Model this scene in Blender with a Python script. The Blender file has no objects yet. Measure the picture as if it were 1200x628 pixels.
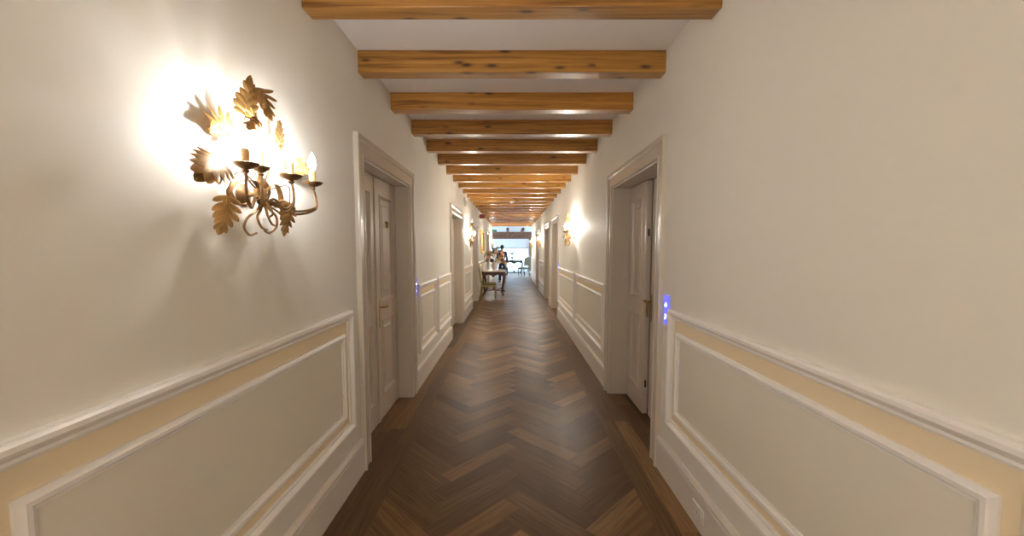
import bpy, bmesh, math, random
from mathutils import Vector, Matrix
random.seed(7)
S = bpy.context.scene
C = S.collection
PI = math.pi

# ------------------------------------------------------------------ materials
def mat(name, color, rough=0.6, metal=0.0, bump=0.0, bscale=40.0, var=0.0, vscale=3.0, emit=None, estr=0.0, coat=0.0, trans=0.0, spec=0.5):
    m = bpy.data.materials.new(name); m.use_nodes = True
    nt = m.node_tree; b = nt.nodes['Principled BSDF']
    b.inputs['Base Color'].default_value = (*color, 1)
    b.inputs['Roughness'].default_value = rough
    b.inputs['Metallic'].default_value = metal
    b.inputs['Specular IOR Level'].default_value = spec
    b.inputs['Coat Weight'].default_value = coat
    b.inputs['Transmission Weight'].default_value = trans
    if emit:
        b.inputs['Emission Color'].default_value = (*emit, 1); b.inputs['Emission Strength'].default_value = estr
    tc = nt.nodes.new('ShaderNodeTexCoord')
    if var > 0:
        n = nt.nodes.new('ShaderNodeTexNoise'); n.inputs['Scale'].default_value = vscale; n.inputs['Detail'].default_value = 5
        nt.links.new(tc.outputs['Object'], n.inputs['Vector'])
        r = nt.nodes.new('ShaderNodeValToRGB')
        r.color_ramp.elements[0].position = .3; r.color_ramp.elements[1].position = .7
        r.color_ramp.elements[0].color = (*[c*(1-var) for c in color], 1)
        r.color_ramp.elements[1].color = (*[min(1, c*(1+var)) for c in color], 1)
        nt.links.new(n.outputs['Fac'], r.inputs['Fac']); nt.links.new(r.outputs['Color'], b.inputs['Base Color'])
    if bump > 0:
        n2 = nt.nodes.new('ShaderNodeTexNoise'); n2.inputs['Scale'].default_value = bscale; n2.inputs['Detail'].default_value = 4
        nt.links.new(tc.outputs['Object'], n2.inputs['Vector'])
        bp = nt.nodes.new('ShaderNodeBump'); bp.inputs['Strength'].default_value = bump; bp.inputs['Distance'].default_value = .004
        nt.links.new(n2.outputs['Fac'], bp.inputs['Height']); nt.links.new(bp.outputs['Normal'], b.inputs['Normal'])
    return m

def ramp(nt, pts):
    r = nt.nodes.new('ShaderNodeValToRGB'); e = r.color_ramp.elements
    e[0].position, e[0].color = pts[0][0], (*pts[0][1], 1)
    e[1].position, e[1].color = pts[-1][0], (*pts[-1][1], 1)
    for p, c in pts[1:-1]:
        k = e.new(p); k.color = (*c, 1)
    return r

def floor_mat():
    m = bpy.data.materials.new('smoked_oak_planks'); m.use_nodes = True
    nt = m.node_tree; L = nt.links.new; N = nt.nodes.new; b = nt.nodes['Principled BSDF']
    uv = N('ShaderNodeUVMap'); uv.uv_map = 'grain'
    mp = N('ShaderNodeMapping'); mp.inputs['Scale'].default_value = (2.6, 60, 1); L(uv.outputs['UV'], mp.inputs['Vector'])
    n1 = N('ShaderNodeTexNoise'); n1.inputs['Scale'].default_value = 1.0; n1.inputs['Detail'].default_value = 7; n1.inputs['Roughness'].default_value = .62
    n1.inputs['Distortion'].default_value = .6; L(mp.outputs['Vector'], n1.inputs['Vector'])
    g = N('ShaderNodeNewGeometry')
    rr = ramp(nt, [(0, (.092, .050, .020)), (.3, (.130, .072, .030)), (.62, (.165, .092, .038)), (.85, (.215, .122, .050)), (1, (.30, .175, .075))])
    L(g.outputs['Random Per Island'], rr.inputs['Fac'])
    gr = ramp(nt, [(.28, (.50, .48, .46)), (.5, (.97, .97, .97)), (.72, (1.38, 1.35, 1.30))]); L(n1.outputs['Fac'], gr.inputs['Fac'])
    mx = N('ShaderNodeMix'); mx.data_type = 'RGBA'; mx.blend_type = 'MULTIPLY'; mx.inputs[0].default_value = 1
    L(rr.outputs['Color'], mx.inputs[6]); L(gr.outputs['Color'], mx.inputs[7]); L(mx.outputs[2], b.inputs['Base Color'])
    mr = N('ShaderNodeMapRange'); mr.inputs[3].default_value = .32; mr.inputs[4].default_value = .50
    L(n1.outputs['Fac'], mr.inputs[0]); L(mr.outputs[0], b.inputs['Roughness'])
    bp = N('ShaderNodeBump'); bp.inputs['Strength'].default_value = .18; bp.inputs['Distance'].default_value = .003
    L(n1.outputs['Fac'], bp.inputs['Height']); L(bp.outputs['Normal'], b.inputs['Normal'])
    b.inputs['Specular IOR Level'].default_value = .27
    return m

def pine_mat():
    m = bpy.data.materials.new('varnished_knotty_pine'); m.use_nodes = True
    nt = m.node_tree; L = nt.links.new; N = nt.nodes.new; b = nt.nodes['Principled BSDF']
    tc = N('ShaderNodeTexCoord'); oi = N('ShaderNodeObjectInfo')
    ad = N('ShaderNodeVectorMath'); ad.operation = 'MULTIPLY_ADD'
    ad.inputs[1].default_value = (1, 1, 1)
    sc = N('ShaderNodeVectorMath'); sc.operation = 'SCALE'; sc.inputs[0].default_value = (37, 11, 23); L(oi.outputs['Random'], sc.inputs['Scale'])
    L(tc.outputs['Object'], ad.inputs[0]); L(sc.outputs[0], ad.inputs[2])
    mp = N('ShaderNodeMapping'); mp.inputs['Scale'].default_value = (1.6, 44, 44); L(ad.outputs[0], mp.inputs['Vector'])
    n1 = N('ShaderNodeTexNoise'); n1.inputs['Scale'].default_value = 1; n1.inputs['Detail'].default_value = 6; n1.inputs['Distortion'].default_value = .8
    L(mp.outputs['Vector'], n1.inputs['Vector'])
    rr = ramp(nt, [(.27, (.17, .066, .009)), (.40, (.36, .158, .022)), (.52, (.46, .212, .032)), (.72, (.57, .295, .060))]); L(n1.outputs['Fac'], rr.inputs['Fac'])
    # knots: sparse voronoi cells stretched along the beam
    mk = N('ShaderNodeMapping'); mk.inputs['Scale'].default_value = (5.0, 15, 15); L(ad.outputs[0], mk.inputs['Vector'])
    v = N('ShaderNodeTexVoronoi'); v.inputs['Scale'].default_value = 1.0; v.inputs['Randomness'].default_value = 1; L(mk.outputs['Vector'], v.inputs['Vector'])
    kr = ramp(nt, [(0, (1, 1, 1)), (.10, (.9, .9, .9)), (.22, (.22, .22, .22)), (.34, (0, 0, 0))]); L(v.outputs['Distance'], kr.inputs['Fac'])
    sep = N('ShaderNodeSeparateColor'); L(v.outputs['Color'], sep.inputs[0])
    gt = N('ShaderNodeMath'); gt.operation = 'GREATER_THAN'; gt.inputs[1].default_value = .42; L(sep.outputs[0], gt.inputs[0])
    ml = N('ShaderNodeMath'); ml.operation = 'MULTIPLY'; L(gt.outputs[0], ml.inputs[0]); L(kr.outputs['Color'], ml.inputs[1])
    mx = N('ShaderNodeMix'); mx.data_type = 'RGBA'; mx.inputs[7].default_value = (.045, .016, .005, 1)
    L(ml.outputs[0], mx.inputs[0]); L(rr.outputs['Color'], mx.inputs[6])
    # beam to beam tone
    mr = N('ShaderNodeMapRange'); mr.inputs[3].default_value = .84; mr.inputs[4].default_value = 1.14; L(oi.outputs['Random'], mr.inputs[0])
    m2 = N('ShaderNodeVectorMath'); m2.operation = 'SCALE'; L(mx.outputs[2], m2.inputs[0]); L(mr.outputs[0], m2.inputs['Scale'])
    L(m2.outputs[0], b.inputs['Base Color'])
    b.inputs['Roughness'].default_value = .42; b.inputs['Coat Weight'].default_value = .35; b.inputs['Coat Roughness'].default_value = .22
    bp = N('ShaderNodeBump'); bp.inputs['Strength'].default_value = .15; bp.inputs['Distance'].default_value = .003
    L(n1.outputs['Fac'], bp.inputs['Height']); L(bp.outputs['Normal'], b.inputs['Normal'])
    return m

M = {}
M['wall'] = mat('cream_wall_paint', (.80, .77, .70), .62, bump=.03, bscale=55, var=.02, vscale=1.2, spec=.3)
M['dado'] = mat('cream_dado_paint', (.78, .735, .64), .55, bump=.06, bscale=60, spec=.3)
M['band'] = mat('pale_yellow_paint', (.84, .71, .50), .55, spec=.3)
M['trim'] = mat('off_white_trim_paint', (.88, .85, .82), .38)
M['base'] = mat('stone_white_skirting_paint', (.74, .69, .63), .45)
M['door'] = mat('warm_grey_door_paint', (.61, .53, .455), .28)
M['casing'] = mat('grey_casing_paint', (.62, .56, .48), .24)
M['ceil'] = mat('white_ceiling_paint', (.95, .93, .93), .7, bump=.05)
M['floor'] = floor_mat()
M['pine'] = pine_mat()
M['dark_wood'] = mat('dark_stained_wood', (.10, .045, .025), .35, var=.3, vscale=12)
M['tie'] = mat('aged_brown_timber', (.16, .075, .045), .6, var=.35, vscale=6)
M['gilt'] = mat('antique_gilt_metal', (.40, .235, .085), .38, .6, bump=.2, bscale=120, var=.3, vscale=25)
M['gilt_dark'] = mat('dark_gilt_metal', (.26, .15, .065), .40, .65, var=.3, vscale=40)
M['candle'] = mat('gold_candle_sleeve', (.50, .31, .13), .4, .35)
M['filament'] = mat('glowing_filament', (1, 1, 1), .3, emit=(1, 1, .985), estr=500)
M['filament_bright'] = mat('glowing_filament_full', (1, 1, 1), .3, emit=(1, .95, .85), estr=1600)
M['brass'] = mat('polished_brass', (.42, .28, .09), .3, .9, var=.25, vscale=60)
M['iron'] = mat('dark_iron', (.03, .025, .02), .45, .6)
M['led_plate'] = mat('blue_lit_plate', (.10, .10, .40), .3, emit=(.18, .19, 1), estr=.16)
M['led'] = mat('blue_white_led', (.8, .85, 1), .3, emit=(.6, .68, 1), estr=.7)
M['white_plastic'] = mat('white_plastic', (.78, .75, .70), .35)
M['socket_hole'] = mat('socket_hole', (.05, .045, .04), .5)
M['red_sign'] = mat('red_sign_plastic', (.30, .035, .02), .4)
M['green_sign'] = mat('green_sign_plastic', (.03, .13, .085), .4)
M['pale_sign'] = mat('pale_green_acrylic', (.42, .47, .38), .3)
M['marble'] = mat('pale_marble', (.72, .66, .58), .2, var=.12, vscale=7)
M['vase'] = mat('white_porcelain', (.80, .76, .70), .15, var=.05, vscale=20)
M['gold_frame'] = mat('gold_leaf_frame', (.80, .50, .12), .35, .7, bump=.2, bscale=80)
M['canvas'] = mat('muted_canvas', (.34, .30, .24), .7, var=.35, vscale=5)
M['chair_wood'] = mat('olive_gilt_wood', (.36, .31, .12), .4, .2, var=.2, vscale=30)
M['fabric'] = mat('olive_green_velvet', (.16, .12, .04), .8, bump=.2, bscale=180, var=.2, vscale=40)
M['pale_fabric'] = mat('pale_damask', (.60, .56, .38), .8, var=.2, vscale=40)
M['tan_fabric'] = mat('tan_upholstery', (.15, .12, .065), .8, var=.2, vscale=30)
M['teal_wood'] = mat('dark_green_painted_wood', (.025, .045, .042), .4)
M['curtain'] = mat('brown_curtain', (.28, .17, .08), .85, var=.2, vscale=20)
M['skin'] = mat('skin', (.50, .27, .18), .5)
M['hair'] = mat('dark_hair', (.012, .010, .012), .5)
M['navy'] = mat('navy_cloth', (.035, .07, .13), .8, bump=.1)
M['black'] = mat('black_cloth', (.012, .012, .016), .8)
M['leaf'] = mat('green_foliage', (.06, .13, .035), .5, var=.4, vscale=20)
M['peach'] = mat('peach_petals', (.66, .36, .24), .6, var=.2, vscale=30)
M['orange'] = mat('orange_petals', (.52, .24, .13), .6, var=.2, vscale=30)
M['cream_fl'] = mat('cream_petals', (.80, .70, .52), .6, var=.1, vscale=30)
M['burgundy'] = mat('burgundy_petals', (.16, .025, .035), .6, var=.2, vscale=30)
M['white_wall'] = mat('white_end_room_paint', (.80, .80, .80), .6)
M['frame_white'] = mat('white_window_paint', (.78, .78, .78), .4)

def glass_mat():
    m = bpy.data.materials.new('window_glass'); m.use_nodes = True
    nt = m.node_tree; nt.nodes.clear(); N = nt.nodes.new
    o = N('ShaderNodeOutputMaterial'); mx = N('ShaderNodeMixShader'); t = N('ShaderNodeBsdfTransparent'); g = N('ShaderNodeBsdfGlossy')
    g.inputs['Roughness'].default_value = .02; mx.inputs[0].default_value = .06
    nt.links.new(t.outputs[0], mx.inputs[1]); nt.links.new(g.outputs[0], mx.inputs[2]); nt.links.new(mx.outputs[0], o.inputs[0])
    return m
def bulb_mat():
    m = bpy.data.materials.new('lit_frosted_bulb'); m.use_nodes = True
    nt = m.node_tree; nt.nodes.clear(); N = nt.nodes.new
    o = N('ShaderNodeOutputMaterial'); mx = N('ShaderNodeMixShader'); t = N('ShaderNodeBsdfTransparent'); g = N('ShaderNodeEmission')
    g.inputs['Color'].default_value = (1, .96, .90, 1); g.inputs['Strength'].default_value = 9; mx.inputs[0].default_value = .25
    nt.links.new(t.outputs[0], mx.inputs[1]); nt.links.new(g.outputs[0], mx.inputs[2]); nt.links.new(mx.outputs[0], o.inputs[0])
    return m
M['bulb'] = bulb_mat()
def sheer_mat():
    m = bpy.data.materials.new('sheer_white_voile'); m.use_nodes = True
    nt = m.node_tree; nt.nodes.clear(); N = nt.nodes.new
    o = N('ShaderNodeOutputMaterial'); mx = N('ShaderNodeMixShader'); t = N('ShaderNodeBsdfTransparent'); g = N('ShaderNodeBsdfTranslucent')
    g.inputs['Color'].default_value = (.92, .93, .95, 1); mx.inputs[0].default_value = .7
    nt.links.new(t.outputs[0], mx.inputs[1]); nt.links.new(g.outputs[0], mx.inputs[2]); nt.links.new(mx.outputs[0], o.inputs[0])
    return m
M['glass'] = glass_mat(); M['sheer'] = sheer_mat()

# ------------------------------------------------------------------ mesh helpers
def box(bm, x0, x1, y0, y1, z0, z1):
    vs = [bm.verts.new((x, y, z)) for x in (x0, x1) for y in (y0, y1) for z in (z0, z1)]
    for f in ((0, 1, 3, 2), (4, 6, 7, 5), (0, 4, 5, 1), (2, 3, 7, 6), (0, 2, 6, 4), (1, 5, 7, 3)):
        bm.faces.new([vs[i] for i in f])

def rings(bm, rs, closed_ring=True, cap=True, closed_path=False):
    V = [[bm.verts.new(p) for p in r] for r in rs]
    n = len(V[0]); m = len(V)
    for i in range(m if closed_path else m-1):
        a, b = V[i], V[(i+1) % m]
        for j in range(n if closed_ring else n-1):
            k = (j+1) % n
            bm.faces.new((a[j], a[k], b[k], b[j]))
    if cap and closed_ring and not closed_path:
        bm.faces.new(V[0][::-1]); bm.faces.new(V[-1])
    return V

def spline(pts, n=8):
    """Catmull-Rom through pts"""
    P = [Vector(p) for p in pts]
    if len(P) < 3 or n <= 1: return P
    E = [P[0]*2-P[1]] + P + [P[-1]*2-P[-2]]
    out = []
    for i in range(1, len(E)-2):
        a, b, c, d = E[i-1], E[i], E[i+1], E[i+2]
        for k in range(n):
            t = k/n
            out.append(.5*((2*b)+(c-a)*t+(2*a-5*b+4*c-d)*t*t+(3*b-a-3*c+d)*t**3))
    out.append(P[-1])
    return out

def tube(bm, pts, r, seg=8, n=6, r_end=None, flat=1.0):
    P = spline(pts, n); m = len(P)
    rs = []
    up = Vector((0, 0, 1))
    prev = None
    for i, p in enumerate(P):
        t = (P[min(i+1, m-1)]-P[max(i-1, 0)]).normalized()
        if prev is None:
            s = t.cross(up)
            if s.length < .05: s = t.cross(Vector((1, 0, 0)))
        else:
            s = prev-t*prev.dot(t)
        s.normalize(); prev = s
        u = s.cross(t)
        f = i/(m-1)
        if callable(r): rad = r(f)
        else: rad = r if r_end is None else r+(r_end-r)*f
        rs.append([p+s*math.cos(2*PI*k/seg)*rad+u*math.sin(2*PI*k/seg)*rad*flat for k in range(seg)])
    rings(bm, rs)

def lathe(bm, prof, c=(0, 0, 0), seg=20, axis='z'):
    c = Vector(c); rs = []
    for r, h in prof:
        ring = []
        for k in range(seg):
            a = 2*PI*k/seg
            x, y = r*math.cos(a), r*math.sin(a)
            ring.append(c+(Vector((x, y, h)) if axis == 'z' else Vector((h, x, y)) if axis == 'x' else Vector((x, h, y))))
        rs.append(ring)
    rings(bm, rs)

def ball(bm, c, r, sx=1, sy=1, sz=1, sub=2):
    mtx = Matrix.Translation(c) @ Matrix.Diagonal((sx, sy, sz, 1))
    bmesh.ops.create_icosphere(bm, subdivisions=sub, radius=r, matrix=mtx)

def obj(name, bm, m, parent=None, smooth=True, bevel=0.0, ang=40, sub=0):
    bmesh.ops.recalc_face_normals(bm, faces=bm.faces)
    me = bpy.data.meshes.new(name); bm.to_mesh(me); bm.free()
    if smooth:
        me.polygons.foreach_set('use_smooth', [True]*len(me.polygons))
    me.materials.append(m if not isinstance(m, str) else M[m])
    o = bpy.data.objects.new(name, me); C.objects.link(o)
    if smooth and sub == 0:
        me.set_sharp_from_angle(angle=math.radians(ang))
    if bevel:
        b = o.modifiers.new('edge', 'BEVEL'); b.width = bevel; b.segments = 2; b.limit_method = 'ANGLE'; b.angle_limit = math.radians(40)
    if sub:
        s = o.modifiers.new('sub', 'SUBSURF'); s.levels = sub; s.render_levels = sub
    if parent: o.parent = parent
    return o

def tag(o, label, cat=None, group=None, kind=None):
    o['label'] = label
    if cat: o['category'] = cat
    if group: o['group'] = group
    if kind: o['kind'] = kind
    return o

def empty(name, loc=(0, 0, 0), rz=0.0):
    o = bpy.data.objects.new(name, None); C.objects.link(o)
    o.location = loc; o.rotation_euler = (0, 0, rz); o.empty_display_size = .1
    return o

def copy_tree(o, parent=None):
    c = o.copy(); C.objects.link(c)
    if parent: c.parent = parent
    for ch in list(o.children): copy_tree(ch, c)
    return c

def nb(): return bmesh.new()

# ------------------------------------------------------------------ dimensions
HALF, BEAM_Z, CEIL_Z = 1.0, 2.62, 2.76
Y_BACK, Y_END = -4.6, 20.5
WT = .26                                     # wall thickness
OPEN_Z = 2.085
CAS = .13
# (side, opening y0, y1, reveal depth)
DOORS = [(-1, 2.69, 3.89, .125), (1, 2.74, 3.99, .165),
         (-1, 6.56, 7.89, .14), (-1, 9.98, 11.30, .14), (-1, 15.75, 16.95, .14),
         (1, 8.66, 9.92, .19), (1, 10.66, 11.92, .19), (1, 14.75, 16.0, .19)]

def X(side, out): return side*(HALF-out)

# ------------------------------------------------------------------ walls, ceiling
def wall(side, name):
    bm = nb()
    ops = sorted((d[1], d[2]) for d in DOORS if d[0] == side)
    y = Y_BACK
    xa, xb = sorted((side*HALF, side*(HALF+WT)))
    for a, b in ops:
        box(bm, xa, xb, y, a, 0, CEIL_Z); box(bm, xa, xb, a, b, OPEN_Z, CEIL_Z); y = b
    box(bm, xa, xb, y, Y_END, 0, CEIL_Z)
    bmesh.ops.remove_doubles(bm, verts=bm.verts, dist=1e-5)
    o = obj(name, bm, 'wall', smooth=False)
    tag(o, 'cream painted corridor wall on the %s with wainscot frames' % ('left' if side < 0 else 'right'), 'wall', kind='structure')
    return o
wall(-1, 'wall_left'); wall(1, 'wall_right')

bm = nb(); box(bm, -HALF-WT, HALF+WT, Y_BACK-.15, Y_BACK, 0, CEIL_Z)
tag(obj('wall_back', bm, 'wall', smooth=False), 'cream wall closing the corridor behind the camera', 'wall', kind='structure')
bm = nb(); box(bm, -HALF-WT, HALF+WT, Y_BACK-.15, Y_END, CEIL_Z, CEIL_Z+.12)
tag(obj('ceiling', bm, 'ceil', smooth=False), 'white plaster corridor ceiling above the timber beams', 'ceiling', kind='structure')

# ------------------------------------------------------------------ floor: herringbone with border boards, end room boards
def floor():
    bm = nb(); uvl = bm.loops.layers.uv.new('grain')
    w, n = .122, 5; Ln = w*n
    def plank(corners, length_axis_first=True):
        # corners ccw, edge 0-1 along the length
        vs = [bm.verts.new((c[0], c[1], 0)) for c in corners]
        f = bm.faces.new(vs)
        l = (Vector(corners[1])-Vector(corners[0])).length; wd = (Vector(corners[2])-Vector(corners[1])).length
        ou, ov = random.uniform(0, 50), random.uniform(0, 50)
        for lp, (u, v) in zip(f.loops, ((0, 0), (l, 0), (l, wd), (0, wd))):
            lp[uvl].uv = (u+ou, v+ov)
    g = .0006
    c45 = math.sqrt(.5)
    shift = (Ln-w/2)*c45
    for m_ in range(-70, 71):
        for k in range(-90, 91):
            x0, y0 = k*w+m_*Ln, k*w-m_*Ln
            for hv in (0, 1):
                if hv == 0: r = (x0+g, x0+Ln-g, y0+g, y0+w-g)
                else: r = (x0+Ln+g, x0+Ln+w-g, y0+w-Ln+g, y0+w-g)
                cc = [(r[0], r[2]), (r[1], r[2]), (r[1], r[3]), (r[0], r[3])]
                if hv: cc = cc[1:]+cc[:1]
                q = [((a-b)*c45-shift, (a+b)*c45+.19) for a, b in cc]
                mx = sum(p[0] for p in q)/4; my = sum(p[1] for p in q)/4
                if abs(mx) < 1.05 and Y_BACK-.5 < my < Y_END+.5: plank(q)
    XE = .757
    def clip(co, no):
        bmesh.ops.bisect_plane(bm, geom=bm.verts[:]+bm.edges[:]+bm.faces[:], plane_co=co, plane_no=no, clear_outer=True)
    clip((XE, 0, 0), (1, 0, 0)); clip((-XE, 0, 0), (-1, 0, 0)); clip((0, Y_END, 0), (0, 1, 0)); clip((0, Y_BACK, 0), (0, -1, 0))
    for sgn in (-1, 1):
        for ci, (a, b) in enumerate(((.758, .879), (.880, 1.0), (1.001, 1.13), (1.131, HALF+WT))):
            y = Y_BACK-random.uniform(0, 1.2)
            while y < Y_END:
                e = y+1.35
                y0, y1 = max(y, Y_BACK), min(e, Y_END)
                if y1-y0 > .01:
                    xs = (sgn*a, sgn*b)
                    plank([(xs[0], y0+g), (xs[0], y1-g), (xs[1], y1-g), (xs[1], y0+g)])
                y = e
    y = Y_END
    while y < 24.5:
        x = -3-random.uniform(0, 1)
        while x < 3:
            plank([(max(x, -3)+g, y+g), (min(x+1.2, 3)-g, y+g), (min(x+1.2, 3)-g, y+.122-g), (max(x, -3)+g, y+.122-g)])
            x += 1.2
        y += .122
    box(bm, -HALF-WT, HALF+WT, Y_BACK-.15, Y_END, -.15, -.0015)
    box(bm, -3.1, 3.1, Y_END, 24.75, -.15, -.0015)
    o = obj('floor', bm, 'floor', smooth=False)
    tag(o, 'dark brown oak herringbone parquet floor with straight border boards', 'floor', kind='structure')
floor()

# ------------------------------------------------------------------ baseboards
BASE_PROF = [(0, 0), (.02, 0), (.02, .175), (.0175, .180), (.0175, .184), (.022, .188), (.022, .205), (.014, .216), (.008, .224), (0, .226)]
def baseboard(side, name):
    bm = nb()
    segs = []; y = Y_BACK
    for d in sorted((d for d in DOORS if d[0] == side), key=lambda d: d[1]):
        segs.append((y, d[1]-CAS+.002)); y = d[2]+CAS-.002
    segs.append((y, Y_END))
    for a, b in segs:
        rings(bm, [[(X(side, o), yy, z) for o, z in BASE_PROF] for yy in (a, b)])
    o = obj(name, bm, 'base', smooth=False)
    tag(o, 'tall off white skirting board along the %s wall' % ('left' if side < 0 else 'right'), 'skirting board', kind='structure')
baseboard(-1, 'baseboard_left'); baseboard(1, 'baseboard_right')

# ------------------------------------------------------------------ wainscot frames
OUT_P = [(0, 0), (0, .010), (.008, .014), (.016, .013), (.022, .022), (.034, .030), (.046, .030), (.052, .022), (.056, .020), (.056, 0)]
IN_P = [(0, 0), (0, .008), (.008, .010), (.014, .017), (.026, .019), (.034, .012), (.040, .010), (.040, 0)]
def frame_rect(bm, side, y0, y1, z0, z1, prof, base_out=0.0):
    """mitred moulding: profile a=0 at the inner rectangle, growing outwards"""
    rs = []
    for a, o in prof:
        x = X(side, o+base_out)
        rs.append([(x, y0-a, z0-a), (x, y1+a, z0-a), (x, y1+a, z1+a), (x, y0-a, z1+a)])
    rings(bm, rs, cap=False)

trim_n = 0
def wainscot(side, y0, y1, label):
    """y0..y1 outer edges of the outer frame"""
    global trim_n
    trim_n += 1
    t = empty('trim_%d' % trim_n, (side*HALF, (y0+y1)/2, .36))
    tag(t, label, 'wall moulding', kind='structure')
    inv = Matrix.Translation(-Vector(t.location))
    def fin(o): o.parent = t; o.matrix_parent_inverse = inv; return o
    w = .056
    bm = nb(); frame_rect(bm, side, y0+w, y1-w, .36+w, 1.10-w, OUT_P); fin(obj('outer_frame', bm, 'trim', ang=25))
    ii = .135
    bm = nb(); frame_rect(bm, side, y0+ii, y1-ii, .495, .935, IN_P); fin(obj('inner_frame', bm, 'trim', ang=25))
    # painted band between the two frames
    bm = nb()
    xo = X(side, .0025); xw = X(side, -.002)
    def rect(x, a, b, c, d): return [(x, a, c), (x, b, c), (x, b, d), (x, a, d)]
    o_ = (y0+w-.004, y1-w+.004, .36+w-.004, 1.10-w+.004); i_ = (y0+ii-.036, y1-ii+.036, .495-.036, .935+.036)
    rings(bm, [rect(xw, *o_), rect(xo, *o_), rect(xo, *i_), rect(xw, *i_)], cap=False)
    tag(fin(obj('painted_band', bm, 'band', smooth=False)), 'pale yellow band between the two frames')
    bm = nb(); j = (y0+ii+.002, y1-ii-.002, .497, .933)
    xa, xb = sorted((X(side, .002), X(side, -.002))); box(bm, xa, xb, *j)
    fin(obj('panel', bm, 'dado', smooth=False))

wainscot(-1, .66, 2.43, 'long white moulding frame below the wall sconce nearest the camera')
wainscot(1, .68, 2.475, 'long white moulding frame on right wall above the power outlet')
wainscot(-1, -1.9, .56, 'moulding frame on left wall beside the camera, out of frame')
wainscot(1, -1.9, .58, 'moulding frame on right wall beside the camera, out of frame')
wainscot(-1, 4.20, 5.18, 'moulding frame just past the first left door')
wainscot(-1, 5.28, 6.38, 'moulding frame just before the second left door')
wainscot(1, 4.26, 6.18, 'moulding frame just past the ajar right door')
wainscot(1, 6.28, 8.46, 'moulding frame below the right wall sconce')
wainscot(-1, 8.15, 9.75, 'moulding frame below the second left sconce')
wainscot(-1, 11.55, 13.4, 'moulding frame behind the side chair')
wainscot(-1, 13.5, 15.5, 'moulding frame behind the console table')
wainscot(-1, 17.2, 20.3, 'moulding frame at far end of left wall')
wainscot(1, 12.2, 14.5, 'moulding frame between third and fourth right doors')
wainscot(1, 16.25, 18.2, 'moulding frame past the last right door')
wainscot(1, 18.3, 20.3, 'moulding frame at far end of right wall')

# ------------------------------------------------------------------ doors
CAS_P = [(0, -.03), (0, .014), (.006, .022), (.014, .022), (.018, .016), (.088, .016), (.092, .024), (.098, .030), (.118, .034), (.126, .032), (.13, .022), (.13, 0)]
def casing(bm, side, y0, y1, z1):
    rs = []
    for a, o in CAS_P:
        x = X(side, o)
        rs.append([(x, y0-a, 0), (x, y0-a, z1+a), (x, y1+a, z1+a), (x, y1+a, 0)])
    rings(bm, rs, closed_ring=False)

def leaf_mesh(w, h, th=.045, sgn=1):
    """leaf in local coords: y 0..w along the width, z 0..h, face at x=0 facing -x*sgn... front normal +x"""
    bm = nb()
    st = .105
    ys = [0, st, w-st, w]; zs = [.008, .20, .88, 1.02, h-.13, h]
    cache = {}
    def v(x, y, z):
        k = (round(x, 5), round(y, 5), round(z, 5))
        if k not in cache: cache[k] = bm.verts.new(k)
        return cache[k]
    for i in range(3):
        for j in range(5):
            y0, y1, z0, z1 = ys[i], ys[i+1], zs[j], zs[j+1]
            if i == 1 and j in (1, 3):
                steps = [(0, 0), (.006, .009), (.016, .010), (.022, -.002), (.034, -.010), (.036, -.013), (.075, -.013), (.095, -.003), (.10, -.003)]
                prev = None
                for a, d in steps:
                    r = [v(d, y0+a, z0+a), v(d, y1-a, z0+a), v(d, y1-a, z1-a), v(d, y0+a, z1-a)]
                    if prev:
                        for k in range(4):
                            bm.faces.new((prev[k], prev[(k+1) % 4], r[(k+1) % 4], r[k]))
                    prev = r
                bm.faces.new(prev)
            else:
                bm.faces.new((v(0, y0, z0), v(0, y1, z0), v(0, y1, z1), v(0, y0, z1)))
    # sides and back
    per = [(y, zs[0]) for y in ys] + [(w, z) for z in zs[1:]] + [(y, h) for y in ys[-2::-1]] + [(0, z) for z in zs[-2:0:-1]]
    F = [v(0, y, z) for y, z in per]; B = [bm.verts.new((-th, y, z)) for y, z in per]
    for k in range(len(per)):
        bm.faces.new((F[k], F[(k+1) % len(per)], B[(k+1) % len(per)], B[k]))
    bm.faces.new(B[::-1])
    if sgn < 0:
        bmesh.ops.scale(bm, vec=(-1, 1, 1), verts=bm.verts)
    return bm

def escutcheon(bm, side_dir, y, z):
    # ornate long brass plate: pierced silhouette built of stacked discs and bars, thickness along x
    d = side_dir
    for zz, r in ((.085, .010), (.062, .017), (.03, .020), (0, .022), (-.03, .017), (-.06, .013), (-.09, .019), (-.115, .014), (-.135, .008)):
        lathe(bm, [(r*.95, 0), (r, .002*d), (r*.7, .005*d), (.001, .006*d)], (0, y, z+zz), 12, 'x')
    xs = sorted((0, .003*d))
    box(bm, xs[0], xs[1], y-.011, y+.011, z-.13, z+.08)

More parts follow.
